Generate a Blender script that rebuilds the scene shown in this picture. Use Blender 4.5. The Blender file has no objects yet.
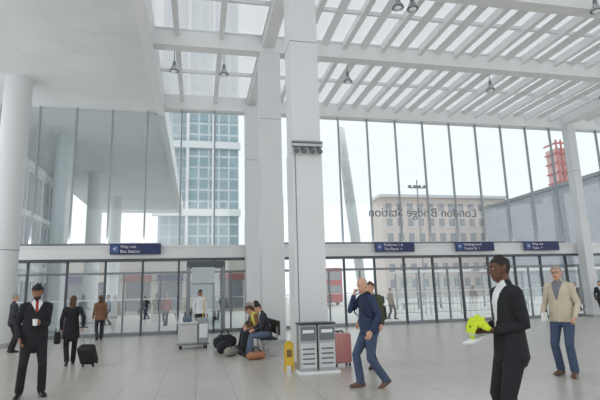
import bpy, math, random
import numpy as np
from mathutils import Vector, Matrix
random.seed(4)
S=bpy.context.scene
COL=S.collection
S.view_settings.view_transform='Standard'

def lin(c):
    r=[]
    for v in c:
        v=v/255.
        r.append(v/12.92 if v<=.04045 else ((v+.055)/1.055)**2.4)
    return (r[0],r[1],r[2],1)
MATS={}
def mat(name,rgb,rough=.5,metal=0,var=.06,scale=6,bump=0,dist=.02):
    if name in MATS: return MATS[name]
    m=bpy.data.materials.new(name); m.use_nodes=True
    nt=m.node_tree; b=nt.nodes['Principled BSDF']
    b.inputs['Roughness'].default_value=rough; b.inputs['Metallic'].default_value=metal
    tc=nt.nodes.new('ShaderNodeTexCoord'); n=nt.nodes.new('ShaderNodeTexNoise')
    n.inputs['Scale'].default_value=scale; n.inputs['Detail'].default_value=4
    nt.links.new(tc.outputs['Object'],n.inputs['Vector'])
    mx=nt.nodes.new('ShaderNodeMix'); mx.data_type='RGBA'
    c=lin(rgb)
    mx.inputs[6].default_value=tuple(max(0,v*(1-var)) for v in c[:3])+(1,)
    mx.inputs[7].default_value=tuple(min(1,v*(1+var)) for v in c[:3])+(1,)
    nt.links.new(n.outputs['Fac'],mx.inputs[0]); nt.links.new(mx.outputs[2],b.inputs['Base Color'])
    if bump:
        bp=nt.nodes.new('ShaderNodeBump'); bp.inputs['Strength'].default_value=bump; bp.inputs['Distance'].default_value=dist
        nt.links.new(n.outputs['Fac'],bp.inputs['Height']); nt.links.new(bp.outputs['Normal'],b.inputs['Normal'])
    MATS[name]=m; return m
def brickmat(name,c1,c2,mortar,w,hh,ms,rough=.5,axes='XY',offset=.5,bumpy=False,metal=0):
    m=bpy.data.materials.new(name); m.use_nodes=True
    nt=m.node_tree; b=nt.nodes['Principled BSDF']; b.inputs['Roughness'].default_value=rough
    b.inputs['Metallic'].default_value=metal
    tc=nt.nodes.new('ShaderNodeTexCoord'); sp=nt.nodes.new('ShaderNodeSeparateXYZ'); cb=nt.nodes.new('ShaderNodeCombineXYZ')
    nt.links.new(tc.outputs['Object'],sp.inputs[0])
    nt.links.new(sp.outputs[axes[0]],cb.inputs[0]); nt.links.new(sp.outputs[axes[1]],cb.inputs[1])
    br=nt.nodes.new('ShaderNodeTexBrick'); nt.links.new(cb.outputs[0],br.inputs['Vector'])
    br.inputs['Scale'].default_value=1; br.inputs['Brick Width'].default_value=w; br.inputs['Row Height'].default_value=hh
    br.inputs['Mortar Size'].default_value=ms; br.offset=offset
    br.inputs['Color1'].default_value=lin(c1); br.inputs['Color2'].default_value=lin(c2); br.inputs['Mortar'].default_value=lin(mortar)
    n=nt.nodes.new('ShaderNodeTexNoise'); n.inputs['Scale'].default_value=.7; n.inputs['Detail'].default_value=5
    nt.links.new(tc.outputs['Object'],n.inputs['Vector'])
    mr=nt.nodes.new('ShaderNodeMapRange'); mr.inputs[3].default_value=.88; mr.inputs[4].default_value=1.1
    nt.links.new(n.outputs['Fac'],mr.inputs[0])
    mx=nt.nodes.new('ShaderNodeMix'); mx.data_type='RGBA'; mx.blend_type='MULTIPLY'; mx.inputs[0].default_value=1
    nt.links.new(br.outputs['Color'],mx.inputs[6]); nt.links.new(mr.outputs[0],mx.inputs[7])
    nt.links.new(mx.outputs[2],b.inputs['Base Color'])
    return m
def glassmat(name,tint=(.93,.97,.97),gl=.08,dif=0,difc=(.9,.92,.92)):
    m=bpy.data.materials.new(name); m.use_nodes=True
    nt=m.node_tree; nt.nodes.clear()
    o=nt.nodes.new('ShaderNodeOutputMaterial'); t=nt.nodes.new('ShaderNodeBsdfTransparent'); t.inputs[0].default_value=tint+(1,)
    g=nt.nodes.new('ShaderNodeBsdfGlossy'); g.inputs['Roughness'].default_value=.02
    n=nt.nodes.new('ShaderNodeTexNoise'); n.inputs['Scale'].default_value=.4
    mr=nt.nodes.new('ShaderNodeMapRange'); mr.inputs[3].default_value=gl*.7; mr.inputs[4].default_value=gl*1.3
    nt.links.new(n.outputs['Fac'],mr.inputs[0])
    mx=nt.nodes.new('ShaderNodeMixShader')
    nt.links.new(mr.outputs[0],mx.inputs[0])
    nt.links.new(t.outputs[0],mx.inputs[1]); nt.links.new(g.outputs[0],mx.inputs[2])
    last=mx
    if dif:
        d=nt.nodes.new('ShaderNodeBsdfTranslucent'); d.inputs[0].default_value=difc+(1,)
        d2=nt.nodes.new('ShaderNodeBsdfDiffuse'); d2.inputs[0].default_value=difc+(1,)
        a=nt.nodes.new('ShaderNodeMixShader'); a.inputs[0].default_value=.4
        nt.links.new(d.outputs[0],a.inputs[1]); nt.links.new(d2.outputs[0],a.inputs[2])
        q=nt.nodes.new('ShaderNodeMixShader'); q.inputs[0].default_value=dif
        nt.links.new(mx.outputs[0],q.inputs[1]); nt.links.new(a.outputs[0],q.inputs[2]); last=q
    nt.links.new(last.outputs[0],o.inputs[0]); MATS[name]=m
    return m

# ---------------------------------------------------------------- mesh helpers
class MB:
    def __init__(s): s.v=[];s.f=[];s.m=[];s.sm=[];s.mats=[]
    def mi(s,m):
        if m not in s.mats: s.mats.append(m)
        return s.mats.index(m)
    def add(s,vs,fs,m,smooth=False):
        o=len(s.v); s.v+= [tuple(v) for v in vs]; k=s.mi(m)
        for f in fs: s.f.append(tuple(i+o for i in f)); s.m.append(k); s.sm.append(smooth)
    def box(s,x0,x1,y0,y1,z0,z1,m,M=None):
        vs=[Vector(p) for p in [(x0,y0,z0),(x1,y0,z0),(x1,y1,z0),(x0,y1,z0),(x0,y0,z1),(x1,y0,z1),(x1,y1,z1),(x0,y1,z1)]]
        if M is not None: vs=[M@v for v in vs]
        s.add(vs,[(0,3,2,1),(4,5,6,7),(0,1,5,4),(1,2,6,5),(2,3,7,6),(3,0,4,7)],m)
    def rbox(s,x0,x1,y0,y1,z0,z1,r,m,M=None):
        cx,cy=(x0+x1)/2,(y0+y1)/2; hx,hy=(x1-x0)/2,(y1-y0)/2
        rings=[]
        for z,ins in [(z0,r),(z0+r*.3,r*.3),(z0+r,0),(z1-r,0),(z1-r*.3,r*.3),(z1,r)]:
            ring=[]
            for qx,qy,a0 in [(1,1,0),(-1,1,90),(-1,-1,180),(1,-1,270)]:
                for k in range(4):
                    a=math.radians(a0+k*30); rr=r
                    ring.append(Vector((cx+qx*(hx-ins-rr)+rr*math.cos(a),cy+qy*(hy-ins-rr)+rr*math.sin(a),z)))
            rings.append(ring)
        vs=[v for rg in rings for v in rg]
        if M is not None: vs=[M@v for v in vs]
        n=16; fs=[]
        for i in range(len(rings)-1):
            for j in range(n): fs.append((i*n+j,i*n+(j+1)%n,(i+1)*n+(j+1)%n,(i+1)*n+j))
        fs.append(tuple(reversed(range(n)))); fs.append(tuple((len(rings)-1)*n+j for j in range(n)))
        s.add(vs,fs,m,r>.025)
    def cyl(s,a,b,r0,r1,m,n=12,smooth=True):
        a=Vector(a);b=Vector(b);t=(b-a).normalized(); u=t.orthogonal().normalized(); w=t.cross(u)
        vs=[];fs=[]
        for p,r in((a,r0),(b,r1)):
            for k in range(n):
                q=2*math.pi*k/n; vs.append(p+u*math.cos(q)*r+w*math.sin(q)*r)
        for k in range(n): fs.append((k,(k+1)%n,n+(k+1)%n,n+k))
        s.add(vs,fs,m,smooth)
        s.add(vs[:n],[tuple(reversed(range(n)))],m); s.add(vs[n:],[tuple(range(n))],m)
    def sph(s,c,r,m,sc=(1,1,1),n=12,M=None):
        vs=[];fs=[];c=Vector(c)
        for i in range(n+1):
            t=math.pi*i/n
            for j in range(n):
                q=2*math.pi*j/n
                vs.append(c+Vector((r*sc[0]*math.sin(t)*math.cos(q),r*sc[1]*math.sin(t)*math.sin(q),r*sc[2]*math.cos(t))))
        if M is not None: vs=[M@v for v in vs]
        for i in range(n):
            for j in range(n): fs.append((i*n+j,(i+1)*n+j,(i+1)*n+(j+1)%n,i*n+(j+1)%n))
        s.add(vs,fs,m,True)
    def tube(s,pts,rad,m,lat=None,axes=None,n=14):
        v,f=tube(pts,rad,lat,axes,n); s.add(v,f,m,True)
    def build(s,name,parent=None,loc=None,rz=0):
        me=bpy.data.meshes.new(name); me.from_pydata([tuple(v) for v in s.v],[],s.f)
        for m in s.mats: me.materials.append(m)
        me.polygons.foreach_set('material_index',s.m); me.polygons.foreach_set('use_smooth',s.sm); me.update()
        o=bpy.data.objects.new(name,me); COL.objects.link(o)
        if parent: o.parent=parent
        if loc: o.location=loc
        o.rotation_euler[2]=math.radians(rz)
        return o

def tube(pts,rad,lat=None,axes=None,n=14):
    pts=[Vector(p) for p in pts]; rad=[(r,r) if not isinstance(r,tuple) else r for r in rad]
    lat=Vector(lat) if lat is not None else Vector((1,0,0))
    T=[]
    for i in range(len(pts)):
        a=pts[max(0,i-1)];b=pts[min(len(pts)-1,i+1)]; T.append((b-a).normalized())
    P=list(pts);R=list(rad);TT=list(T)
    r0=min(R[0]);r1=min(R[-1])
    P=[P[0]-T[0]*r0*.55]+P+[P[-1]+T[-1]*r1*.55]
    R=[(R[0][0]*.75,R[0][1]*.75)]+R+[(R[-1][0]*.75,R[-1][1]*.75)]
    TT=[T[0]]+TT+[T[-1]]
    V=[];F=[]
    for p,r,t in zip(P,R,TT):
        if axes: l,o=axes
        else:
            l=lat-t*lat.dot(t)
            if l.length<.05: l=t.orthogonal()
            l=l.normalized(); o=t.cross(l)
        for k in range(n):
            q=2*math.pi*k/n; V.append(p+l*math.cos(q)*r[0]+o*math.sin(q)*r[1])
    c0=len(V);V.append(P[0]-T[0]*r0*.25);V.append(P[-1]+T[-1]*r1*.25)
    for i in range(len(P)-1):
        for k in range(n): F.append((i*n+k,i*n+(k+1)%n,(i+1)*n+(k+1)%n,(i+1)*n+k))
    L=(len(P)-1)*n
    for k in range(n):
        F.append((c0,(k+1)%n,k)); F.append((c0+1,L+k,L+(k+1)%n))
    return V,F

def remesh(V,F,vox,it=2):
    me=bpy.data.meshes.new('tmp'); me.from_pydata([tuple(v) for v in V],[],F); me.update()
    o=bpy.data.objects.new('tmp',me); COL.objects.link(o)
    md=o.modifiers.new('r','REMESH'); md.mode='VOXEL'; md.voxel_size=vox; md.use_smooth_shade=True
    if it:
        sm=o.modifiers.new('s','SMOOTH'); sm.factor=.5; sm.iterations=it
    dg=bpy.context.evaluated_depsgraph_get(); dg.update()
    ev=o.evaluated_get(dg); m2=bpy.data.meshes.new_from_object(ev)
    n=len(m2.vertices); v=np.empty(n*3); m2.vertices.foreach_get('co',v); v=v.reshape(-1,3)
    f=[tuple(p.vertices) for p in m2.polygons]
    bpy.data.objects.remove(o); bpy.data.meshes.remove(me); bpy.data.meshes.remove(m2)
    return v,f

# ---------------------------------------------------------------- hands
HAND={}
def hand(kind):
    if kind in HAND: return HAND[kind]
    V=[];F=[]
    def ad(t):
        o=len(V); V.extend(t[0]); F.extend(tuple(i+o for i in f) for f in t[1])
    ad(tube([(0,-.02,0),(0,.02,0),(0,.06,0),(0,.092,0)],[(.026,.019),(.034,.017),(.042,.015),(.040,.011)],(1,0,0)))
    c={'relax':(18,28,20),'grip':(55,65,45),'fist':(75,85,50)}[kind]
    for x,l,sp in((-.03,.074,-6),(-.010,.084,-2),(.011,.078,3),(.030,.060,8)):
        p=Vector((x,.085,0)); a=0; pts=[Vector((x*.9,.06,0)),p.copy()]; 
        for seg,ang in zip((.42,.33,.25),c):
            a+=math.radians(ang); 
            d=Vector((math.sin(math.radians(sp)),math.cos(a),-math.sin(a)))
            p=p+d*l*seg; pts.append(p.copy())
        ad(tube(pts,[.010,.0105,.0098,.009,.0075],(1,0,0),n=8))
    tz={'relax':-.012,'grip':-.035,'fist':-.03}[kind]
    tx={'relax':-.055,'grip':-.035,'fist':-.01}[kind]
    ad(tube([(-.018,.01,-.004),(-.042,.035,-.012),(tx-.002,.062,tz),(tx+.008,.088,tz-.008)],[.015,.014,.0115,.009],(1,0,0),n=8))
    HAND[kind]=remesh(V,F,.0045,1); return HAND[kind]

def ik(a,c,l1,l2,pole):
    d=c-a; L=min(d.length,(l1+l2)*.998); dr=d.normalized(); c=a+dr*L
    x=(l1*l1-l2*l2+L*L)/(2*L); hg=math.sqrt(max(l1*l1-x*x,0))
    p=Vector(pole); p=p-dr*p.dot(dr); p.normalize()
    return a+dr*x+p*hg,c

# ---------------------------------------------------------------- people
def person(name,loc,yaw,h=1.75,hip=(0,0,.925),lean=0,twist=0,ank=None,apole=None,toe=None,wr=None,wpole=None,
           curl=None,palm=None,hdir=None,head=(0,0),st=None,vox=.010,fat=1.0,parent=None):
    st=dict(st or {}); hipv=Vector(hip)
    ank=ank or {}; toe=toe or {}; wr=wr or {}; wpole=wpole or {}; curl=curl or {}; palm=palm or {}; hdir=hdir or {}; apole=apole or {}
    R=Matrix.Rotation(math.radians(twist),4,'Z')@Matrix.Rotation(math.radians(-lean),4,'X')
    U=Matrix.Translation(hipv)@R@Matrix.Translation((0,0,-.925))
    hb=Vector((0,-.005,1.52))
    H=U@Matrix.Translation(hb)@Matrix.Rotation(math.radians(head[0]),4,'Z')@Matrix.Rotation(math.radians(-head[1]),4,'X')@Matrix.Translation(-hb)
    def ax(M): return ((M.to_3x3()@Vector((1,0,0))).normalized(),(M.to_3x3()@Vector((0,1,0))).normalized())
    parts=[]
    def part(label,pts,rad,lat=(1,0,0),axes=None,n=16):
        parts.append((label,[Vector(p) for p in pts],[(r,r) if not isinstance(r,tuple) else r for r in rad],Vector(lat),axes,n))
    fa=fat
    tz=[(.85,.145,.105,0),(.93,.17,.12,-.005),(1.03,.155*fa,.112*fa,.0),(1.12,.15*fa,.112*fa,.005),(1.22,.16*fa,.116*fa,.005),(1.33,.178,.12,0),(1.41,.178,.105,-.008),(1.455,.135,.085,-.01),(1.49,.08,.065,-.008)]
    part('torso',[U@Vector((0,y,z)) for z,a,b,y in tz],[(a,b) for z,a,b,y in tz],axes=ax(U))
    hem=st.get('hem',.86)
    if hem<.95 and hip[2]>.7:
        part('skirt',[U@Vector((0,.0,1.15)),U@Vector((0,.0,1.0)),U@Vector((0,0,hem+.04)),U@Vector((0,0,hem))],
             [(.168*fa,.127*fa),(.178*fa,.137*fa),(.200,.146),(.204,.150)],axes=ax(U))
    part('neck',[U@Vector((0,-.012,1.44)),U@Vector((0,-.008,1.51)),H@Vector((0,.0,1.57))],[.064,.056,.056])
    hz=1.64
    prof=[(-.112,.022,.072,.018),(-.100,.038,.088,-.01),(-.075,.052,.092,-.045),(-.04,.063,.093,-.075),(0,.070,.090,-.093),(.035,.075,.092,-.100),(.065,.073,.085,-.098),(.088,.060,.066,-.082),(.104,.038,.040,-.055)]
    part('head',[H@Vector((0,(f+b)/2+.01,hz+z)) for z,w,f,b in prof],[(w,(f-b)/2) for z,w,f,b in prof],axes=ax(H))
    part('nose',[H@Vector((0,.092,hz+.022)),H@Vector((0,.106,hz-.004)),H@Vector((0,.116,hz-.026)),H@Vector((0,.102,hz-.036))],[.008,.0105,.0135,.012],n=8)
    part('head2',[H@Vector((-.04,.090,hz+.032)),H@Vector((0,.099,hz+.030)),H@Vector((.04,.090,hz+.032))],[.008,.009,.008],lat=(0,1,0),n=8)
    part('lips',[H@Vector((-.024,.094,hz-.062)),H@Vector((0,.102,hz-.062)),H@Vector((.024,.094,hz-.062))],[.006,.0085,.006],lat=(0,1,0),n=8)
    for sx in(-1,1):
        part('ear',[H@Vector((sx*.073,.0,hz-.03)),H@Vector((sx*.080,-.006,hz-.005)),H@Vector((sx*.080,-.010,hz+.02))],[(.007,.010),(.009,.017),(.008,.014)],axes=ax(H),n=8)
    if st.get('long'):
        part('hairp',[H@Vector((0,-.075,hz+.04)),H@Vector((0,-.085,hz-.03)),H@Vector((0,-.075,hz-.10)),U@Vector((0,-.085,1.46))],[(.07,.035),(.08,.04),(.085,.035),(.07,.025)])
    elbows={};wrs={};ankles={}
    for s,sg in(('R',1),('L',-1)):
        sh=U@Vector((sg*.178,-.008,1.415))
        w=Vector(wr.get(s,(sg*.25,.05,.88)))
        e,w=ik(sh,w,.295,.262,wpole.get(s,(sg*.35,-1,-.25)))
        elbows[s]=e;wrs[s]=w
        part('clav'+s,[U@Vector((sg*.05,-.008,1.43)),U@Vector((sg*.12,-.008,1.432)),sh],[(.05),(.056),(.062)])
        k=1.1 if st.get('loose') else 1.0
        part('arm'+s,[sh,sh.lerp(e,.35),sh.lerp(e,.75),e,e.lerp(w,.35),e.lerp(w,.8),w],[.064*k,.058*k,.05*k,.048*k,.046*k,.038*k,.036*k],lat=(0,1,0))
        hj=hipv+Vector((sg*.095,0,-.02))
        if hip[2]<.7: hj=hipv+Vector((sg*.095,.0,-.01))
        a=Vector(ank.get(s,(sg*.11,0,.085)))
        kn,a=ik(hj,a,.43,.425,apole.get(s,(sg*.1,1,.05)))
        ankles[s]=a
        part('leg'+s,[hj,hj.lerp(kn,.3),hj.lerp(kn,.7),kn,kn.lerp(a,.3),kn.lerp(a,.7),kn.lerp(a,.97)],[(.092,.1),(.088,.095),(.074,.08),(.066,.07),(.066,.07),(.064,.068),(.064,.07)])
        ty,tp=toe.get(s,(-sg*10,0))
        D=Matrix.Rotation(math.radians(ty),3,'Z')@Matrix.Rotation(math.radians(-tp),3,'X')
        part('shoe'+s,[a+D@Vector(q) for q in((0,-.055,-.04),(0,.0,-.035),(0,.07,-.04),(0,.13,-.052),(0,.175,-.056))],[(.036,.042),(.039,.05),(.041,.043),(.046,.032),(.036,.024)],lat=D@Vector((1,0,0)))
    V=[];F=[]
    for lb,p,r,lt,axs,n in parts:
        v,f=tube(p,r,lt,axs,n); o=len(V); V+=v; F+=[tuple(i+o for i in q) for q in f]
    v,f=remesh(V,F,vox,2)
    v[:,2]=np.maximum(v[:,2],0)
    fc=np.array([v[list(q)].mean(axis=0) for q in f])
    best=np.full(len(fc),9.);lab=np.zeros(len(fc),int)
    names=[]
    for pi,(lb,p,r,lt,axs,n) in enumerate(parts):
        names.append(lb)
        for i in range(len(p)-1):
            a=np.array(p[i]);b=np.array(p[i+1]);ab=b-a;L2=ab@ab
            if L2<1e-9: continue
            t=np.clip(((fc-a)@ab)/L2,0,1); q=fc-(a+t[:,None]*ab)
            ra=r[i][0]*(1-t)+r[i+1][0]*t; rb=r[i][1]*(1-t)+r[i+1][1]*t
            tt=Vector(ab).normalized()
            if axs: l,o=axs
            else:
                l=lt-tt*lt.dot(tt)
                if l.length<.05:l=tt.orthogonal()
                l=l.normalized();o=tt.cross(l)
            l=np.array(l);o=np.array(o); ql=q@l;qo=q@o;qt=q-ql[:,None]*l-qo[:,None]*o
            sc=(np.sqrt((ql/ra)**2+(qo/rb)**2+(qt**2).sum(1)/(np.minimum(ra,rb)**2))-1)*(ra+rb)/2
            mk=sc<best; best[mk]=sc[mk];lab[mk]=pi
    Ui=np.array(U.inverted());Hi=np.array(H.inverted())
    h4=np.c_[fc,np.ones(len(fc))]; uc=(h4@Ui.T)[:,:3]; hc=(h4@Hi.T)[:,:3]
    skin=mat('skin_'+st.get('skinname','fair'),st.get('skin',(205,160,135)),.5)
    top=st['top'];tr=st['trousers'];shoe=st.get('shoe') or mat('black_leather',(28,26,25),.35)
    shirt=st.get('shirt',top);tie=st.get('tie');hair=st.get('hair');hat=st.get('hat')
    mb=MB(); pm=[]
    standing=hip[2]>.7
    waist=hem-.02
    hairf=np.zeros(len(f),bool); 
    for i in range(len(f)):
        n=names[lab[i]]; x,y,z=uc[i]; m=top
        if n in('torso','skirt') or n.startswith('clav'):
            m=top if z>waist else tr
            if n.startswith('clav'): m=top
            vz=st.get('vz')
            if vz is not None and y>0.02 and z>vz:
                wd=.012+.075*(z-vz)/(1.47-vz)
                if abs(x)<wd: m=shirt
                if tie and abs(x)<.022: m=tie
            if st.get('vest') and z>1.0: m=st['vest']
        elif n=='neck':
            m=skin if z>1.475 else shirt
        elif n in('head','nose','head2','lips','ear','hairp'):
            m=skin; X,Y,Z=hc[i]; Z-=hz; Y-=.01
            if n=='lips': m=mat('lips_'+st.get('skinname','fair'),tuple(int(c*k) for c,k in zip(st.get('skin',(205,160,135)),(.85,.65,.65))),.5)
            hl=.062 if Y>.05 else (.062-(.05-Y)/.06*.055 if Y>-.01 else (-.06 if Y<-.045 else .007-(-.01-Y)/.035*.067))
            if n=='hairp': m=hair or skin;
            elif n=='head':
                if hat and Z>.035+(.012 if Y>.04 else -.03*(Y<-.02)): m=hat;hairf[i]=True
                elif hair and not st.get('bald') and Z>hl: m=hair;hairf[i]=True
                elif hair and st.get('bald') and Y<0.0 and -.05<Z<.035 : m=hair
                elif hair and st.get('beard') and Z<-.05 and Y>-.02: m=hair
        elif n.startswith('leg'):
            m=top if (standing and z>waist) else tr
        elif n.startswith('shoe'): m=shoe
        pm.append(m)
    disp=.016 if hat else st.get('hairvol',.009)
    hv=set(j for i in np.nonzero(hairf)[0] for j in f[i])
    if hv:
        c=np.array(H@Vector((0,-.005,hz)))
        for j in hv:
            d=v[j]-c; v[j]+=d/np.linalg.norm(d)*disp
    s=h/1.75
    for m in dict.fromkeys(pm): mb.mi(m)
    mb.v=[tuple(q) for q in v*s]; mb.f=list(f); mb.m=[mb.mats.index(m) for m in pm]; mb.sm=[True]*len(f)
    for sd,sg in(('R',1),('L',-1)):
        if curl.get(sd)=='none': continue
        hvs,hfs=hand(curl.get(sd,'relax'))
        y=Vector(hdir.get(sd,(wrs[sd]-elbows[sd]))).normalized()
        pn=Vector(palm.get(sd,(-sg,0.2,0))); pn=(pn-y*pn.dot(y)).normalized(); z=-pn; x=y.cross(z)
        q=hvs.copy()
        if sd=='L': q[:,0]*=-1
        W=np.array(wrs[sd])+np.outer(q[:,0],np.array(x))+np.outer(q[:,1]+.012,np.array(y))+np.outer(q[:,2],np.array(z))
        ff=[tuple(reversed(g)) for g in hfs] if sd=='L' else hfs
        mb.add(W*s,ff,skin,True)
    if vox<.013:
        wh=mat('eye_white',(205,200,192),.3);ir=mat('eye_iris',(40,28,20),.2)
        bc=hair or mat('brow',(50,38,30),.7)
        Hs=Matrix.Scale(s,4)@H
        for sx in(-1,1):
            mb.sph((sx*.031,.087,hz+.010),.0115,wh,(1.15,.8,.62),8,Hs)
            mb.sph((sx*.031,.0935,hz+.010),.0062,ir,(1,.8,1),8,Hs)
            mb.box(sx*.031-.018,sx*.031+.018,.094,.102,hz+.034,hz+.040,bc,Hs)
        if st.get('glasses'):
            gm=mat('glasses_frame',(25,25,28),.3)
            for sx in(-1,1):
                pts=[Hs@Vector((sx*.033+.024*math.cos(t),.110,hz+.008+.018*math.sin(t))) for t in [k*math.pi/5 for k in range(11)]]
                for a,b in zip(pts,pts[1:]): mb.cyl(a,b,.0022,.0022,gm,5)
                mb.cyl(Hs@Vector((sx*.056,.11,hz+.012)),Hs@Vector((sx*.080,-.0,hz+.015)),.0022,.0022,gm,5)
            mb.cyl(Hs@Vector((-.01,.113,hz+.01)),Hs@Vector((.01,.113,hz+.01)),.0022,.0022,gm,5)
    ob=mb.build(name,parent,loc,yaw)
    return ob,s,{'wr':wrs,'el':elbows,'U':U,'H':H}

# ---------------------------------------------------------------- materials
white=mat('white_painted_steel',(230,231,231),.45,0,.02,2)
offw=mat('white_cladding',(218,220,221),.4,0,.03,1)
soff=brickmat('soffit_panels',(226,228,229),(223,225,226),(212,213,214),1.45,1.45,.008,.6,'XY',0)
floorm=brickmat('floor_stone_tiles',(193,189,182),(187,183,176),(158,154,148),.9,.6,.008,.28,'YX',.5)
pavem=brickmat('pavement_slabs',(214,213,210),(208,207,203),(184,182,178),.9,.6,.01,.7,'XY',.5)
frame=mat('grey_aluminium',(128,134,138),.35,.4,.03)
dframe=mat('dark_grey_frame',(78,84,90),.4,.3,.03)
mull=mat('mullion_grey',(156,161,166),.4,.1,.03)
glass=glassmat('facade_glass',(.91,.945,.95),.095)
roofg=glassmat('roof_glass_fritted',(.86,.875,.885),.03,.5,(.84,.85,.86))
navy=mat('sign_navy',(28,42,92),.4)
signw=mat('sign_white',(235,238,240),.5)
black=mat('black_plastic',(22,22,24),.4)
steel=mat('brushed_steel',(178,180,182),.35,.5,.04,20)

# ---------------------------------------------------------------- shell
b=MB(); b.box(-9.5,34,-8,21.2,-.3,0,floorm); b.build('floor')
b=MB(); b.box(-120,160,21.2,240,-.3,-.004,pavem); b.build('pavement')
F=21.0
XK=[7.94+1.45*k for k in range(-11,18)]
b=MB(); b.box(-9.45,34,F+.02,F+.04,3.6,9.7,glass); b.build('window_1')
b=MB()
for x in XK: b.box(x-.03,x+.03,F-.10,F+.015,3.6,9.7,mull)
b.build('trim_mullions')
b=MB()
b.box(-9.45,34,F-.25,F+.2,3.08,3.6,white); b.box(-9.45,34,F-.29,F-.25,3.54,3.62,white); b.box(-9.45,34,F-.27,F+.1,2.98,3.08,dframe)
b.build('trim_door_header')
n=0
for x0,x1 in zip(XK,XK[1:]):
    n+=1; b=MB()
    b.box(x0-.04,x0+.04,F-.06,F+.06,0,2.98,dframe)
    xm=(x0+x1)/2
    b.box(x0+.04,x1-.04,F-.04,F+.04,2.45,2.55,frame)
    b.box(x0+.04,x1-.04,F-.03,F+.03,0,.14,frame)
    b.box(x0+.04,x1-.04,F+.0,F+.012,.14,2.45,glass); b.box(x0+.04,x1-.04,F+.0,F+.012,2.55,2.98,glass)
    if n%3!=0:
        b.box(xm-.035,xm+.035,F-.035,F+.035,.14,2.45,frame)
        for sx in(-.09,.09): b.cyl((xm+sx,F-.08,.8),(xm+sx,F-.08,1.4),.014,.014,steel,8)
    b.box(x0+.04,x1-.04,F-.015,F-.005,1.42,1.46,signw)
    b.build('door_%d'%n)
def beam_x(b,x0,x1,yc,z0,z1,w,m):
    b.box(x0,x1,yc-w/2+.03,yc+w/2-.03,z0+.05,z1-.05,m)
    b.box(x0,x1,yc-w/2,yc+w/2,z0,z0+.05,m); b.box(x0,x1,yc-w/2,yc+w/2,z1-.05,z1,m)
b=MB()
for yc in(15.3,11.2,5.8,0.5): beam_x(b,-1.6,34,yc,9.68,10.3,.42,white)
b.box(-9.45,34,F-.25,F+.25,9.7,10.36,white)
for xc in(2.3,18.9,32): b.box(xc-.2,xc+.2,-4,F-.26,9.85,10.32,white)
for x in XK:
    if x>-1.5:
        b.box(x-.04,x+.04,-4,F-.26,10.07,10.34,white)
        b.box(x-.09,x+.09,-4,F-.26,10.02,10.07,white)
b.build('trim_roof_steelwork')
b=MB()
for x in XK:
    if x>2.4:
        M=Matrix.Translation((x+.72,0,10.17))@Matrix.Rotation(math.radians(35),4,'Y')
        b.box(-.13,.13,-4,F-.3,-.01,.01,white,M)
for y in(18.2,13.2,8.5,3): b.box(-1.6,34,y-.04,y+.04,10.2,10.33,white)
b.build('roof_louvre_blades')
b=MB(); b.box(-1.6,34,-4,F+.2,10.37,10.39,roofg); b.build('ceiling')
b=MB(); b.box(-9.5,-1.65,-4,48,9.55,10.6,soff); b.box(-1.8,-1.5,-4,48,9.4,10.62,white); b.build('ceiling_soffit')
b=MB()
b.box(-9.8,-9.5,21.4,36,0,10.6,offw)
for y in [22+1.4*k for k in range(10)]:
    for z in(.4,3.9,6.6):
        b.box(-9.5,-9.47,y+.1,y+1.2,z,z+2.2,mat('dark_window_glass',(120,136,146),.1))
        b.box(-9.5,-9.44,y+.62,y+.68,z,z+2.2,white)
    b.box(-9.5,-9.4,y-.06,y+.04,0,9.5,white)
for z in(3.2,6.2,9): b.box(-9.5,-9.35,21.5,36,z,z+.3,white)
b.build('wall_left')

def added_fill_strip(name,x0,x1,y,z,p,tilt=0):  # added fill: invented housing with an upward area light, to brighten soffit and roof
    b=MB(); b.box(x0,x1,y-.08,y+.08,z,z+.03,frame); b.box(x0,x1,y-.08,y-.07,z+.03,z+.09,frame); b.box(x0,x1,y+.07,y+.08,z+.03,z+.09,frame)
    b.build(name)
    l=bpy.data.lights.new('added_fill_light','AREA'); l.shape='RECTANGLE'; l.size=abs(x1-x0); l.size_y=.14; l.energy=p; l.color=(1,1,1)
    o=bpy.data.objects.new('added_fill_light',l); COL.objects.link(o); o.location=((x0+x1)/2,y,z+.05); o.rotation_euler=(math.radians(180+tilt),0,0)
added_fill_strip('added_fill_housing',-9.3,-1.9,F-.17,3.63,85,-38)  # added fill strips along the header top, lifting soffit and roof brightness
added_fill_strip('added_fill_housing',-9.3,-1.9,F+.14,3.63,35,25)
added_fill_strip('added_fill_housing',3,18,F-.17,3.63,30,-25)

def sqcol(x,y,w,z1):
    b=MB(); h=w/2
    b.box(x-h,x+h,y-h,y+h,0,z1,offw)
    b.box(x-h-.015,x+h+.015,y-h-.015,y+h+.015,0,4.6,offw)
    b.box(x-h-.02,x+h+.02,y-h-.02,y+h+.02,0,.12,steel)
    b.box(x-h-.004,x+h+.004,y-h-.004,y+h+.004,7.2,7.215,frame)
    return b
b=sqcol(2.33,10.25,.64,9.66)
for dx in(-.26,-.09,.09,.26):
    b.cyl((2.33+dx,9.88,4.62),(2.33+dx,9.76,4.52),.045,.06,frame,10)
b.box(1.99,2.67,9.82,9.93,4.66,4.72,steel); b.box(1.99,2.67,9.82,9.93,4.74,4.78,frame)
b.box(2.05,2.07,9.905,9.925,.5,4.5,frame)
b.build('square_column')
sqcol(2.33,15.3,.68,9.66).build('square_column')
sqcol(2.33,20.3,.68,9.66).build('square_column')
sqcol(18.75,20.35,.42,9.66).build('square_column')
for y in(18.3,25.0,32.5,40.5):
    b=MB(); x=-6.52; b.cyl((x,y,0),(x,y,9.55),.46,.46,offw,40); b.cyl((x,y,0),(x,y,.15),.475,.475,steel,40)
    b.cyl((x,y,3.2),(x,y,3.23),.464,.464,frame,40)
    b.build('round_column')
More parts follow.
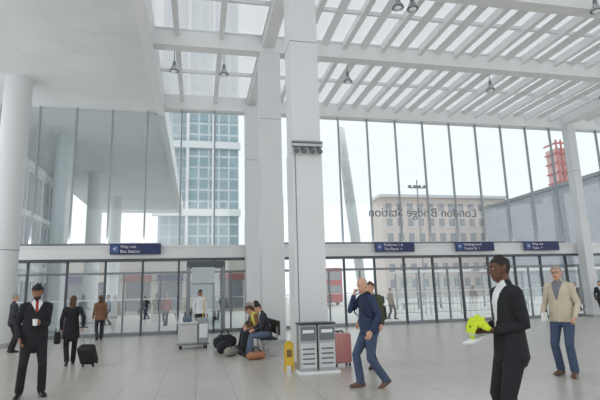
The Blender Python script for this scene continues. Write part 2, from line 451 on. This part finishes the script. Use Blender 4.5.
b=MB(); b.tube([(7.45,23.6,10.1),(7.8,23.6,6),(8.35,23.6,.25)],[(.2,.2),(.28,.28),(.2,.2)],mat('strut_white_paint',(240,240,240),.4,0,.02,2),n=20); b.box(8.05,8.65,23.3,23.9,-.004,.14,steel)
b.build('leaning_steel_strut')

for x,y in((-.9,16.5),(.86,16.5),(5.55,16.4),(11.6,16.3),(5.5,11.5),(5.95,11.5),(11.4,10.7),(17,16.3),(17.2,10.7)):
    b=MB(); b.cyl((x,y,10.36),(x,y,9.78),.014,.014,frame,8)
    b.cyl((x,y,9.80),(x,y,9.62),.05,.07,frame,14); b.cyl((x,y,9.62),(x,y,9.43),.08,.165,steel,20); b.cyl((x,y,9.43),(x,y,9.41),.17,.17,frame,20)
    b.sph((x,y,9.41),.11,signw,(1,1,.5),10)
    b.build('pendant_lamp')

def text(body,size,loc,rot,m,parent=None,name='lettering',al='CENTER'):
    cu=bpy.data.curves.new(name,'FONT'); cu.body=body; cu.size=size; cu.extrude=.003; cu.align_x=al
    o=bpy.data.objects.new(name,cu); COL.objects.link(o); bpy.context.view_layer.update()
    dg=bpy.context.evaluated_depsgraph_get(); me=bpy.data.meshes.new_from_object(o.evaluated_get(dg))
    bpy.data.objects.remove(o)
    me.materials.clear(); me.materials.append(m)
    o=bpy.data.objects.new(name,me); COL.objects.link(o); o.location=loc; o.rotation_euler=rot
    if parent: o.parent=parent
    return o
t=text('London Bridge Station',.62,(10.6,F-.0,4.94),(math.radians(90),0,math.radians(180)),mat('vinyl_lettering',(116,120,130),.5),name='station_name_lettering')
def sign(x,w,lines):
    b=MB(); b.box(-w/2,w/2,-.04,.04,-.22,.22,navy); b.box(-w/2-.02,w/2+.02,-.045,.045,.22,.25,steel)
    for sx in(-w*.35,w*.35): b.box(sx-.02,sx+.02,.04,.14,-.05,.05,steel)
    b.box(-w/2+.05,-w/2+.33,-.045,-.04,-.15,.15,mat('sign_blue_light',(60,90,150),.4))
    o=b.build('direction_sign',None,(x,F-.43,3.46))
    for i,l in enumerate(lines): text(l,.17,(-w/2+.4,-.046,.04-.19*i),(math.radians(90),0,0),signw,o,'lettering','LEFT')
    text('<',.28,(-w/2+.19,-.048,-.09),(math.radians(90),0,0),signw,o,'arrow')
sign(-2.47,1.98,['Way out','Bus Station'])
sign(8.82,1.9,['Platforms 1-6','The Shard  >']); sign(12.87,2.0,['Underground','Tooley St  >']); sign(16.5,1.9,['Way out','Taxis  >'])

# ---------------------------------------------------------------- outside buildings
tg=brickmat('tower_glass',(134,160,168),(150,174,180),(200,207,209),1.3,1.5,.13,.15,'XZ',0)
b=MB(); b.box(-1.5,5.2,62,78,0,46,tg)
for z in(11.5,20.5,26): b.box(-5.6,5.4,61.4,62,z,z+.9,white)
b.box(-5.0,-1.5,63,76,0,46,brickmat('tower_pale',(172,188,192),(182,195,198),(203,209,211),1.2,1.5,.14,.3,'XZ',0))
for x in(-1.6,1.7): b.box(x,x+.35,61.5,62,0,46,white)
b.build('glass_tower')
bm=mat('pale_brick',(206,192,184),.8,0,.06,3); wm=mat('window_dark_ext',(136,140,146),.2)
b=MB(); b.box(36.2,64.6,90,95,0,20.4,bm)
for i in range(12):
    for k in range(6):
        x=37.2+i*2.3; z=2.0+k*3.05; b.box(x,x+1.2,89.9,90,z,z+1.7,wm); b.box(x-.1,x+1.3,89.8,89.92,z-.2,z,offw)
b.box(35.9,64.9,89.6,95,20.2,20.8,offw); b.build('brick_office_building')
gm=brickmat('grey_cladding',(156,161,168),(150,156,163),(138,144,151),2.5,1.2,.05,.5,'YZ',.5)
b=MB(); b.box(53.5,80,30,82,0,16.4,gm); b.box(53.2,80.3,29.7,82.3,16.2,16.7,frame)
for k in range(12): b.box(53.3,53.5,32+4*k,34.5+4*k,2,4.5,wm)
b.build('grey_clad_building')
rr=mat('red_lattice',(202,120,118),.6); pk=mat('pale_red_panel',(220,184,180),.7)
b=MB(); b.box(88.8,92.0,101,105,0,36,pk)
for k in range(15):
    z=2+k*2.5; b.box(88.3,92.5,100.5,100.9,z,z+.35,rr); b.box(88.3,88.6,100.5,105,z,z+.35,rr)
for x in(88.3,89.7,91.0,92.2): b.box(x,x+.3,100.4,100.8,0,38,rr)
b.build('red_tower_block')
sb=mat('shop_stone',(188,182,173),.8)
b=MB(); b.box(-22,8,48,56,0,5.4,sb)
for i in range(10):
    x=-21+i*2.9; b.box(x,x+2.2,47.9,48,.3,2.9,mat('shop_window_dark',(98,104,110),.2)); b.box(x-.1,x+2.3,47.6,48,3.0,3.6,[navy,bm,mat('shop_fascia_maroon',(130,70,66),.5)][i%3])
b.box(-22.2,8.2,47.8,56,5.2,5.6,offw); b.build('shop_terrace')
for i in range(4):
    x=16+i*8; b=MB(); b.box(x,x+6,36,38,2.9,3.05,offw)
    for px in(x+.1,x+2,x+4,x+5.9): b.box(px-.05,px+.05,37.8,37.9,0,2.9,frame)
    b.box(x,x+6,37.88,37.9,.3,2.6,glass); b.box(x+.3,x+4,37.2,37.6,.42,.48,frame)
    for px in(x+.5,x+3.8): b.box(px-.04,px+.04,37.35,37.45,0,.42,frame)
    b.build('bus_shelter')
def bus(x,y):
    b=MB(); r=mat('bus_red',(176,48,46),.3)
    b.rbox(x-1.25,x+1.25,y,y+10.5,.35,4.3,.18,r)
    b.box(x-1.05,x+1.05,y-.02,y+.05,1.5,2.3,wm); b.box(x-1.05,x+1.05,y-.02,y+.05,2.9,3.8,wm)
    for sx in(-1.26,1.24):
        b.box(x+sx,x+sx+.02,y+.5,y+10,1.4,2.2,wm); b.box(x+sx,x+sx+.02,y+.5,y+10,2.9,3.7,wm)
    for sx in(-1.1,1.1):
        for yy in(y+2,y+8): b.cyl((x+sx-.13,yy,.47),(x+sx+.13,yy,.47),.47,.47,black,20)
    b.build('double_decker_bus')
bus(15.2,54)
for i in range(5):
    x=9+i*2.3; b=MB()
    b.cyl((x,27,0),(x,27,1.1),.03,.03,steel,8); b.cyl((x+2,27,0),(x+2,27,1.1),.03,.03,steel,8)
    for z in(.2,.65,1.1): b.cyl((x,27,z),(x+2,27,z),.022,.022,steel,8)
    for k in range(1,8): b.cyl((x+k*.25,27,.2),(x+k*.25,27,1.1),.01,.01,steel,6)
    b.build('pedestrian_barrier')
b=MB(); b.cyl((34.5,70,0),(34.5,70,19),.16,.09,frame,12); b.box(33.1,35.9,69.9,70.1,17.6,17.75,frame)
for dx in(-1.3,-.4,.4,1.3): b.rbox(34.5+dx-.25,34.5+dx+.25,69.8,70.2,17.7,18.1,.08,frame)
b.build('floodlight_mast')

# ---------------------------------------------------------------- concourse furniture
b=MB()
for i,x in enumerate((2.11,2.48)):
    b.rbox(x-.172,x+.172,9.36,9.68,.04,.90,.02,steel)
    b.box(x-.15,x+.15,9.345,9.36,.10,.55,mat('bin_poster_grey',(205,208,208),.5))
    b.box(x-.15,x+.15,9.345,9.36,.60,.86,mat('bin_poster_dark',(112,120,124),.5))
    for k in range(4): b.box(x-.12,x+.12,9.34,9.346,.16+k*.09,.19+k*.09,mat('print_grey',(110,115,118),.6))
    b.box(x-.11,x+.11,9.335,9.346,.74,.80,signw)
    b.box(x-.18,x+.18,9.33,9.70,.90,.93,mat('bin_lid',(60,64,66),.5))
b.box(1.90,2.70,9.23,9.69,0,.04,signw)
b.build('recycling_bins')
b=MB(); y=mat('safety_yellow',(222,184,50),.45)
for sgn in(-1,1):
    M=Matrix.Translation((1.79,9.72+sgn*.08,.0))@Matrix.Rotation(sgn*math.radians(8),4,'X')
    b.box(-.09,-.068,-.012,.012,.012,.54,y,M); b.box(.068,.09,-.012,.012,.012,.54,y,M); b.box(-.075,.075,-.012,.012,.12,.55,y,M)
    b.box(-.05,.05,sgn*.012-.003,sgn*.012+.003,.28,.42,mat('sign_print_dark',(120,100,50),.5),M)
b.box(-.05+1.79,.05+1.79,9.70,9.74,.53,.58,y)
b.build('wet_floor_sign')
def suitcase(name,x,y,rz,w,d,h,m,hh=.35,tilt=0,spin=True):
    b=MB(); M=Matrix.Rotation(math.radians(tilt),4,'X')
    b.rbox(-w/2,w/2,-d/2,d/2,.06,h,.04,m,M)
    for k in range(5): b.box(-w/2+.04+k*(w-.08)/4-.006,-w/2+.04+k*(w-.08)/4+.006,-d/2-.006,d/2+.006,.10,h-.05,m,M)
    b.box(-w/2-.003,w/2+.003,-.008,.008,.08,h-.02,black,M)
    for sx in(-1,1):
        for sy in(-1,1): b.cyl(M@Vector((sx*(w/2-.05)-.012,sy*(d/2-.04),.03)),M@Vector((sx*(w/2-.05)+.012,sy*(d/2-.04),.03)),.03,.03,black,12)
        b.cyl(M@Vector((sx*.09,d/2-.03,h-.01)),M@Vector((sx*.09,d/2-.03,h+hh)),.008,.008,steel,6)
    b.cyl(M@Vector((-.1,d/2-.03,h+hh)),M@Vector((.1,d/2-.03,h+hh)),.015,.015,black,8)
    b.tube([M@Vector((-.08,0,h)),M@Vector((-.05,0,h+.03)),M@Vector((.05,0,h+.03)),M@Vector((.08,0,h))],[.01]*4,black,n=6)
    zm=min(p[2] for p in b.v); b.v=[(p[0],p[1],p[2]-zm) for p in b.v]
    return b.build(name,None,(x,y,0),rz)
suitcase('pink_suitcase',2.96,10.05,8,.40,.24,.66,mat('pink_shell',(206,142,138),.35),.03)
suitcase('rolling_suitcase',-2.36,12.2,-25,.36,.22,.48,mat('black_nylon',(30,30,33),.7),.42,24)
b=MB(); cg=mat('cart_grey',(186,190,190),.5); 
b.rbox(-.42,.1,-.25,.25,.14,.72,.02,cg); b.rbox(.12,.42,-.24,.24,.14,.86,.02,mat('cart_grey_dark',(156,162,164),.5))
b.box(-.44,.44,-.27,.27,.10,.14,frame); b.box(-.40,.08,-.26,-.25,.2,.66,mat('cart_panel',(205,207,205),.5))
b.box(-.45,.12,-.27,.27,.72,.76,offw); b.box(.15,.39,-.25,-.24,.3,.7,signw)
for x in(-.36,.36):
    for yy in(-.2,.2): b.cyl((x-.02,yy,.06),(x+.02,yy,.06),.06,.06,black,14)
for yy in(-.2,.2): b.cyl((-.42,yy,.7),(-.52,yy,1.0),.014,.014,steel,8)
b.cyl((-.52,-.2,1.0),(-.52,.2,1.0),.016,.016,black,8)
b.cyl((.3,.1,.86),(.36,.12,1.5),.013,.013,y,8); b.rbox(-.3,-.05,-.12,.12,.76,.92,.03,mat('cart_bucket',(90,110,130),.5))
b.build('cleaning_cart',None,(-.10,15.1,0),8)
b=MB()
for x in(-.35,1.05): b.box(x-.07,x+.07,F-.9,F-.3,0,2.65,frame)
b.box(-.42,1.12,F-.9,F-.3,2.65,2.9,dframe); b.box(-.28,.98,F-.35,F-.33,.1,2.6,glass); b.box(-.2,.7,F-.92,F-.9,2.0,2.65,mat('notice_panel',(190,200,204),.5))
b.build('automatic_door_portal')
b=MB()
b.rbox(1.52,1.94,12.0,14.8,.40,.445,.02,black); b.rbox(1.97,2.01,12.0,14.8,.5,.85,.02,black)
for yy in(12.2,13.4,14.6):
    b.box(1.56,1.98,yy-.03,yy+.03,.0,.03,steel); b.box(1.74,1.8,yy-.03,yy+.03,.03,.41,steel); b.box(1.94,1.98,yy-.03,yy+.03,.38,.7,steel)
b.build('waiting_bench')
def bag(name,x,y,z,w,d,h,m,rz=0):
    b=MB(); b.tube([(-w*.5,0,h*.42),(-w*.3,0,h*.46),(0,0,h*.48),(w*.3,0,h*.46),(w*.5,0,h*.42)],[(d*.38,h*.36),(d*.5,h*.44),(d*.52,h*.46),(d*.5,h*.44),(d*.38,h*.36)],m,lat=(0,1,0),n=16)
    for sy in(-.3,.3): b.tube([(-w*.25,sy*d,h*.8),(-w*.18,sy*d*.6,h*1.15),(0,sy*d*.3,h*1.3),(w*.18,sy*d*.6,h*1.15),(w*.25,sy*d,h*.8)],[.012]*5,black,n=6)
    b.cyl((-w*.4,0,h*.9),(w*.4,0,h*.9),.01,.01,black,6)
    zm=min(p[2] for p in b.v); b.v=[(p[0],p[1],p[2]-zm) for p in b.v]
    return b.build(name,None,(x,y,z),rz)
tanm=mat('tan_leather',(170,116,84),.5); dk=mat('dark_canvas',(38,40,46),.8)
bag('travel_bag',1.38,11.75,0,.36,.22,.22,tanm,20); bag('travel_bag',.72,13.5,0,.55,.3,.34,dk,70); bag('travel_bag',.86,12.7,0,.36,.22,.26,mat('light_canvas',(150,146,138),.8),50)
bag('travel_bag',.80,14.4,0,.5,.3,.44,dk,10)

# ---------------------------------------------------------------- clothes
fab=lambda n,c:mat(n,c,.85,0,.16,8,.8,.035)
blk=fab('black_wool',(28,29,34)); chr_=fab('charcoal_wool',(50,52,58)); nav=fab('navy_fleece',(46,58,88)); jean=fab('denim',(66,80,106))
ltj=fab('denim_light',(92,106,128)); cream=fab('cream_jacket',(198,188,166)); wsh=fab('white_shirt',(224,226,228)); brown=fab('brown_jacket',(126,92,68))
red=fab('red_cloth',(150,50,48)); grn=fab('khaki_nylon',(66,72,54)); hiv=mat('hi_vis_yellow',(206,226,50),.7,0,.15,20,.9); brs=mat('brown_shoe',(104,76,56),.5)
hdk=mat('hair_dark',(30,24,22),.7); hbr=mat('hair_brown',(84,60,42),.7); hgr=mat('hair_grey',(150,146,140),.7)
olive=fab('olive_jacket',(96,92,70))
DK=dict(skin=(96,64,48),skinname='dark'); BR=dict(skin=(140,98,72),skinname='brown')

o,s,J=person('man_in_black_suit',(2.95,4.27,0),80,1.80,lean=0,
  wr={'L':(-.10,.17,1.07),'R':(.10,.22,1.06)},wpole={'L':(-.35,-1,-.3),'R':(.5,-.8,-.4)},palm={'L':(.6,0,1),'R':(-.6,0,1)},curl={'L':'grip','R':'grip'},
  hdir={'L':(.25,1,.0),'R':(-.25,1,.0)},head=(-6,6),st=dict(top=blk,trousers=blk,shirt=wsh,vz=1.10,hem=.83,hair=hdk,hairvol=.004,loose=1,**DK),vox=.0075)
V=[];Fc=[]
for pts,rad in (([(-.13,.28,1.10),(-.06,.33,1.15),(.02,.32,1.13),(.09,.34,1.15),(.13,.29,1.09)],[(.03,.03),(.045,.035),(.04,.05),(.045,.04),(.03,.03)]),
  ([(-.04,.36,1.13),(-.01,.39,1.06),(.01,.38,1.00)],[(.05,.022),(.055,.022),(.035,.014)]),
  ([(.06,.37,1.14),(.08,.39,1.09),(.07,.38,1.04)],[(.03,.02),(.035,.02),(.02,.014)]),
  ([(-.08,.30,1.17),(.0,.33,1.185),(.06,.31,1.18)],[(.025,.025),(.03,.02),(.025,.02)])):
    v_,f_=tube(pts,rad,(0,0,1) if abs(pts[0][2]-pts[-1][2])<.05 else (1,0,0),None,14); oo=len(V); V+=v_; Fc+=[tuple(i+oo for i in q) for q in f_]
v_,f_=remesh(V,Fc,.007,1)
dn=.006*np.sin(v_[:,0]*90+v_[:,2]*60)+.005*np.sin(v_[:,2]*120-v_[:,1]*70+v_[:,0]*40)
c_=v_.mean(axis=0); dd=v_-c_; v_=v_+dd/np.linalg.norm(dd,axis=1)[:,None]*dn[:,None]
v_[:,1]-=.03
b=MB(); b.add([tuple(q*s) for q in v_],f_,hiv,True)
rf=mat('reflective_band',(200,204,206),.3); ri=b.mi(rf)
for i,q in enumerate(b.f):
    z=sum(b.v[k][2] for k in q)/len(q)/s
    if 1.035<z<1.05 : b.m[i]=ri
b.build('hi_vis_vest',o)
b=MB(); M=Matrix.Translation((.0,.33,1.045))@Matrix.Rotation(math.radians(-22),4,'X')@Matrix.Rotation(math.radians(12),4,'Z')
for k in range(3): b.box(-.08,.08,-.10,.12,-.012-k*.006,-.009-k*.006,signw,M@Matrix.Rotation(math.radians(4*k),4,'Z'))
b.build('paper_sheets',o)

o,s,J=person('man_with_backpack',(2.74,7.64,0),96,1.74,hip=(0,0,.905),lean=4,
  ank={'R':(.10,.15,.085),'L':(-.10,-.20,.12)},toe={'L':(8,24),'R':(-8,0)},
  wr={'R':(.08,.21,1.44),'L':(-.26,.08,.90)},wpole={'R':(.5,-.1,-1)},palm={'R':(-.3,-1,.2)},hdir={'R':(-.2,-.1,1)},curl={'R':'grip'},
  head=(14,14),st=dict(top=nav,trousers=jean,shirt=nav,shoe=brs,hem=.88,hair=hgr,bald=1,loose=1),vox=.0085,fat=1.12)
b=MB(); P=Matrix.Rotation(math.radians(-4),4,'X')
b.rbox(-.16,.16,-.31,-.12,.98,1.44,.06,grn,P); b.rbox(-.12,.12,-.36,-.30,1.02,1.24,.03,fab('khaki_dark',(50,56,42)),P)
b.rbox(-.13,.13,-.34,-.30,1.28,1.40,.02,grn,P)
for sx in(-1,1): b.tube([P@Vector(q) for q in((sx*.10,-.15,1.42),(sx*.12,-.05,1.50),(sx*.12,.07,1.45),(sx*.13,.13,1.32),(sx*.16,.08,1.15),(sx*.17,-.12,1.04))],[(.025,.008)]*6,black,lat=(1,0,0),n=8)
b.build('backpack',o)
o,s,J=person('man_in_dark_suit',(3.50,9.55,0),120,1.70,hip=(0,0,.905),
  ank={'R':(.10,-.14,.10),'L':(-.10,.14,.085)},toe={'R':(-6,16)},wr={'R':(.24,.16,.90),'L':(-.24,-.02,.88)},
  head=(6,2),st=dict(top=chr_,trousers=blk,shirt=wsh,tie=red,vz=1.12,hem=.84,hair=hbr))
o,s,J=person('man_in_cream_jacket',(6.2,7.44,0),118,1.85,
  ank={'R':(.13,-.03,.085),'L':(-.12,.07,.085)},wr={'R':(.22,.20,1.00),'L':(-.24,.12,.92)},wpole={'R':(.4,-1,-.2),'L':(-.4,-1,-.2)},
  palm={'R':(-1,0,.2)},curl={'R':'grip','L':'fist'},
  head=(6,6),st=dict(top=cream,trousers=jean,shirt=fab('check_shirt',(120,124,130)),vz=1.2,hem=.87,hair=hgr,glasses=1,shoe=brs),vox=.0085,fat=1.08)
b=MB(); b.box(.16,.185,.20,.38,.92,1.06,signw); b.build('folded_newspaper',o)
o,s,J=person('man_in_black_overcoat',(-2.58,8.82,0),200,1.75,
  ank={'R':(.16,0,.085),'L':(-.15,.04,.085)},toe={'R':(-18,0),'L':(15,0)},
  wr={'L':(-.05,.28,1.14),'R':(.22,.10,.92)},wpole={'L':(-.5,-.9,-.6),'R':(.5,-1,0)},palm={'L':(.8,.2,.3)},curl={'L':'grip','R':'relax'},hdir={'L':(.5,.8,.2)},
  head=(-8,12),st=dict(top=blk,trousers=blk,shirt=wsh,tie=red,vz=1.32,hem=.78,hair=hdk,hat=blk,beard=1,loose=1,**BR),vox=.0085,fat=1.12)
b=MB(); b.cyl((.03,.36,1.12),(.03,.37,1.22),.030,.038,signw,16); b.cyl((.03,.37,1.22),(.03,.37,1.232),.041,.039,black,16); b.build('paper_cup',o)
o,s,J=person('woman_in_black_coat',(-2.89,12.6,0),16,1.60,hip=(0,0,.905),
  ank={'R':(.08,.18,.085),'L':(-.08,-.2,.12)},toe={'L':(4,25)},wr={'R':(.26,-.16,.94),'L':(-.24,.06,.92)},curl={'R':'fist','L':'fist'},
  head=(-10,0),st=dict(top=blk,trousers=blk,hem=.72,hair=hbr,long=1),fat=1.0)
b=MB(); b.rbox(-.36,-.22,-.10,.26,.50,.76,.03,blk); 
for sx in(-.33,-.25): b.tube([(sx,-.0,.75),(sx,.03,.83),(sx,.10,.86),(sx,.15,.83),(sx,.17,.75)],[.008]*5,black,n=6)
b.build('handbag',o)
person('man_in_dark_jacket',(-5.42,16.4,0),-60,1.72,st=dict(top=chr_,trousers=blk,shirt=wsh,vz=1.2,hem=.86,hair=hgr),wr={'R':(.2,.2,1.05)},vox=.012)
person('woman_in_brown_jacket',(-3.50,19.4,0),20,1.62,st=dict(top=brown,trousers=chr_,hem=.82,hair=hbr,long=1),vox=.012,ank={'R':(.09,.14,.085),'L':(-.09,-.14,.10)})
person('man_in_white_shirt',(.12,18.6,0),200,1.72,st=dict(top=wsh,trousers=chr_,hem=.9,hair=hdk,**BR),vox=.012)
for i,(yy,tp,tr,ln,hr,hd,w) in enumerate([(12.35,chr_,ltj,16,hdk,(10,20),.3),(13.05,brown,blk,26,hbr,(-10,25),.34),(13.75,blk,jean,8,hdk,(20,5),.3),(14.45,olive,chr_,16,hgr,(0,15),.3)]):
    person('seated_traveller',(1.74-.05*(i==1),yy,0),90+(i%2)*14-6,1.68,hip=(0,0,.555),lean=ln,
      ank={'R':(.13,.50,.085),'L':(-.13,.42+.08*(i%2),.085)},apole={'R':(0,.6,1),'L':(0,.6,1)},
      wr={'R':(.10,w+.06,.68),'L':(-.10,w,.68)},wpole={'R':(.8,-.4,-.4),'L':(-.8,-.4,-.4)},palm={'R':(0,0,-1),'L':(0,0,-1)},
      head=hd,st=dict(top=tp,trousers=tr,hem=.93,hair=hr,vz=1.2,shirt=[wsh,hiv,red,wsh][i],loose=1,long=(i==1),vest=(mat('yellow_vest',(206,198,96),.7) if i==1 else None)))
for i,(x,yy,yw,tp,tr) in enumerate([(13.6,19.7,170,blk,chr_),(18.2,19.2,150,chr_,blk),(19.6,19.3,200,blk,blk),(16.3,23.5,90,nav,blk),(10.2,24.8,-80,brown,blk),(-1.6,27,20,red,jean),(1.2,31,190,chr_,blk),(-3.4,36,80,blk,jean),(22,25,100,blk,blk),(-.4,24,170,cream,chr_),(-5,30,90,ltj,blk),(25,28,-90,chr_,blk)]):
    person('pedestrian',(x,yy,0),yw,1.66+.03*(i%4),hip=(0,0,.91),ank={'R':(.1,.16,.085),'L':(-.1,-.16,.10)},st=dict(top=tp,trousers=tr,shirt=wsh,vz=1.2,hem=.86,hair=[hdk,hbr,hgr][i%3]),vox=.016)

# ---------------------------------------------------------------- world & light
w=bpy.data.worlds.new('overcast_sky'); S.world=w; w.use_nodes=True; nt=w.node_tree
bg=nt.nodes['Background']; tc=nt.nodes.new('ShaderNodeTexCoord'); sp=nt.nodes.new('ShaderNodeSeparateXYZ'); cr=nt.nodes.new('ShaderNodeValToRGB')
nt.links.new(tc.outputs['Generated'],sp.inputs[0]); nt.links.new(sp.outputs['Z'],cr.inputs[0]); nt.links.new(cr.outputs[0],bg.inputs[0])
cr.color_ramp.elements[0].color=(.95,.97,.99,1); cr.color_ramp.elements[0].position=0; cr.color_ramp.elements[1].color=(.97,.985,1,1); cr.color_ramp.elements[1].position=.6
bg.inputs[1].default_value=1.34
ps,th,ro=math.radians(12.2),math.radians(11),.028
f=Vector((math.sin(ps)*math.cos(th),math.cos(ps)*math.cos(th),math.sin(th))); r0=Vector((math.cos(ps),-math.sin(ps),0)); up0=r0.cross(f)
cu=up0*math.cos(ro)+r0*math.sin(ro); cr_=f.cross(cu)
M=Matrix((cr_,cu,-f)).transposed().to_4x4(); M.translation=(0,0,1.5)
cd=bpy.data.cameras.new('camera'); cd.lens=28.8; cd.sensor_width=36; cam=bpy.data.objects.new('camera',cd); COL.objects.link(cam); cam.matrix_world=M
cd.clip_end=600; S.camera=cam
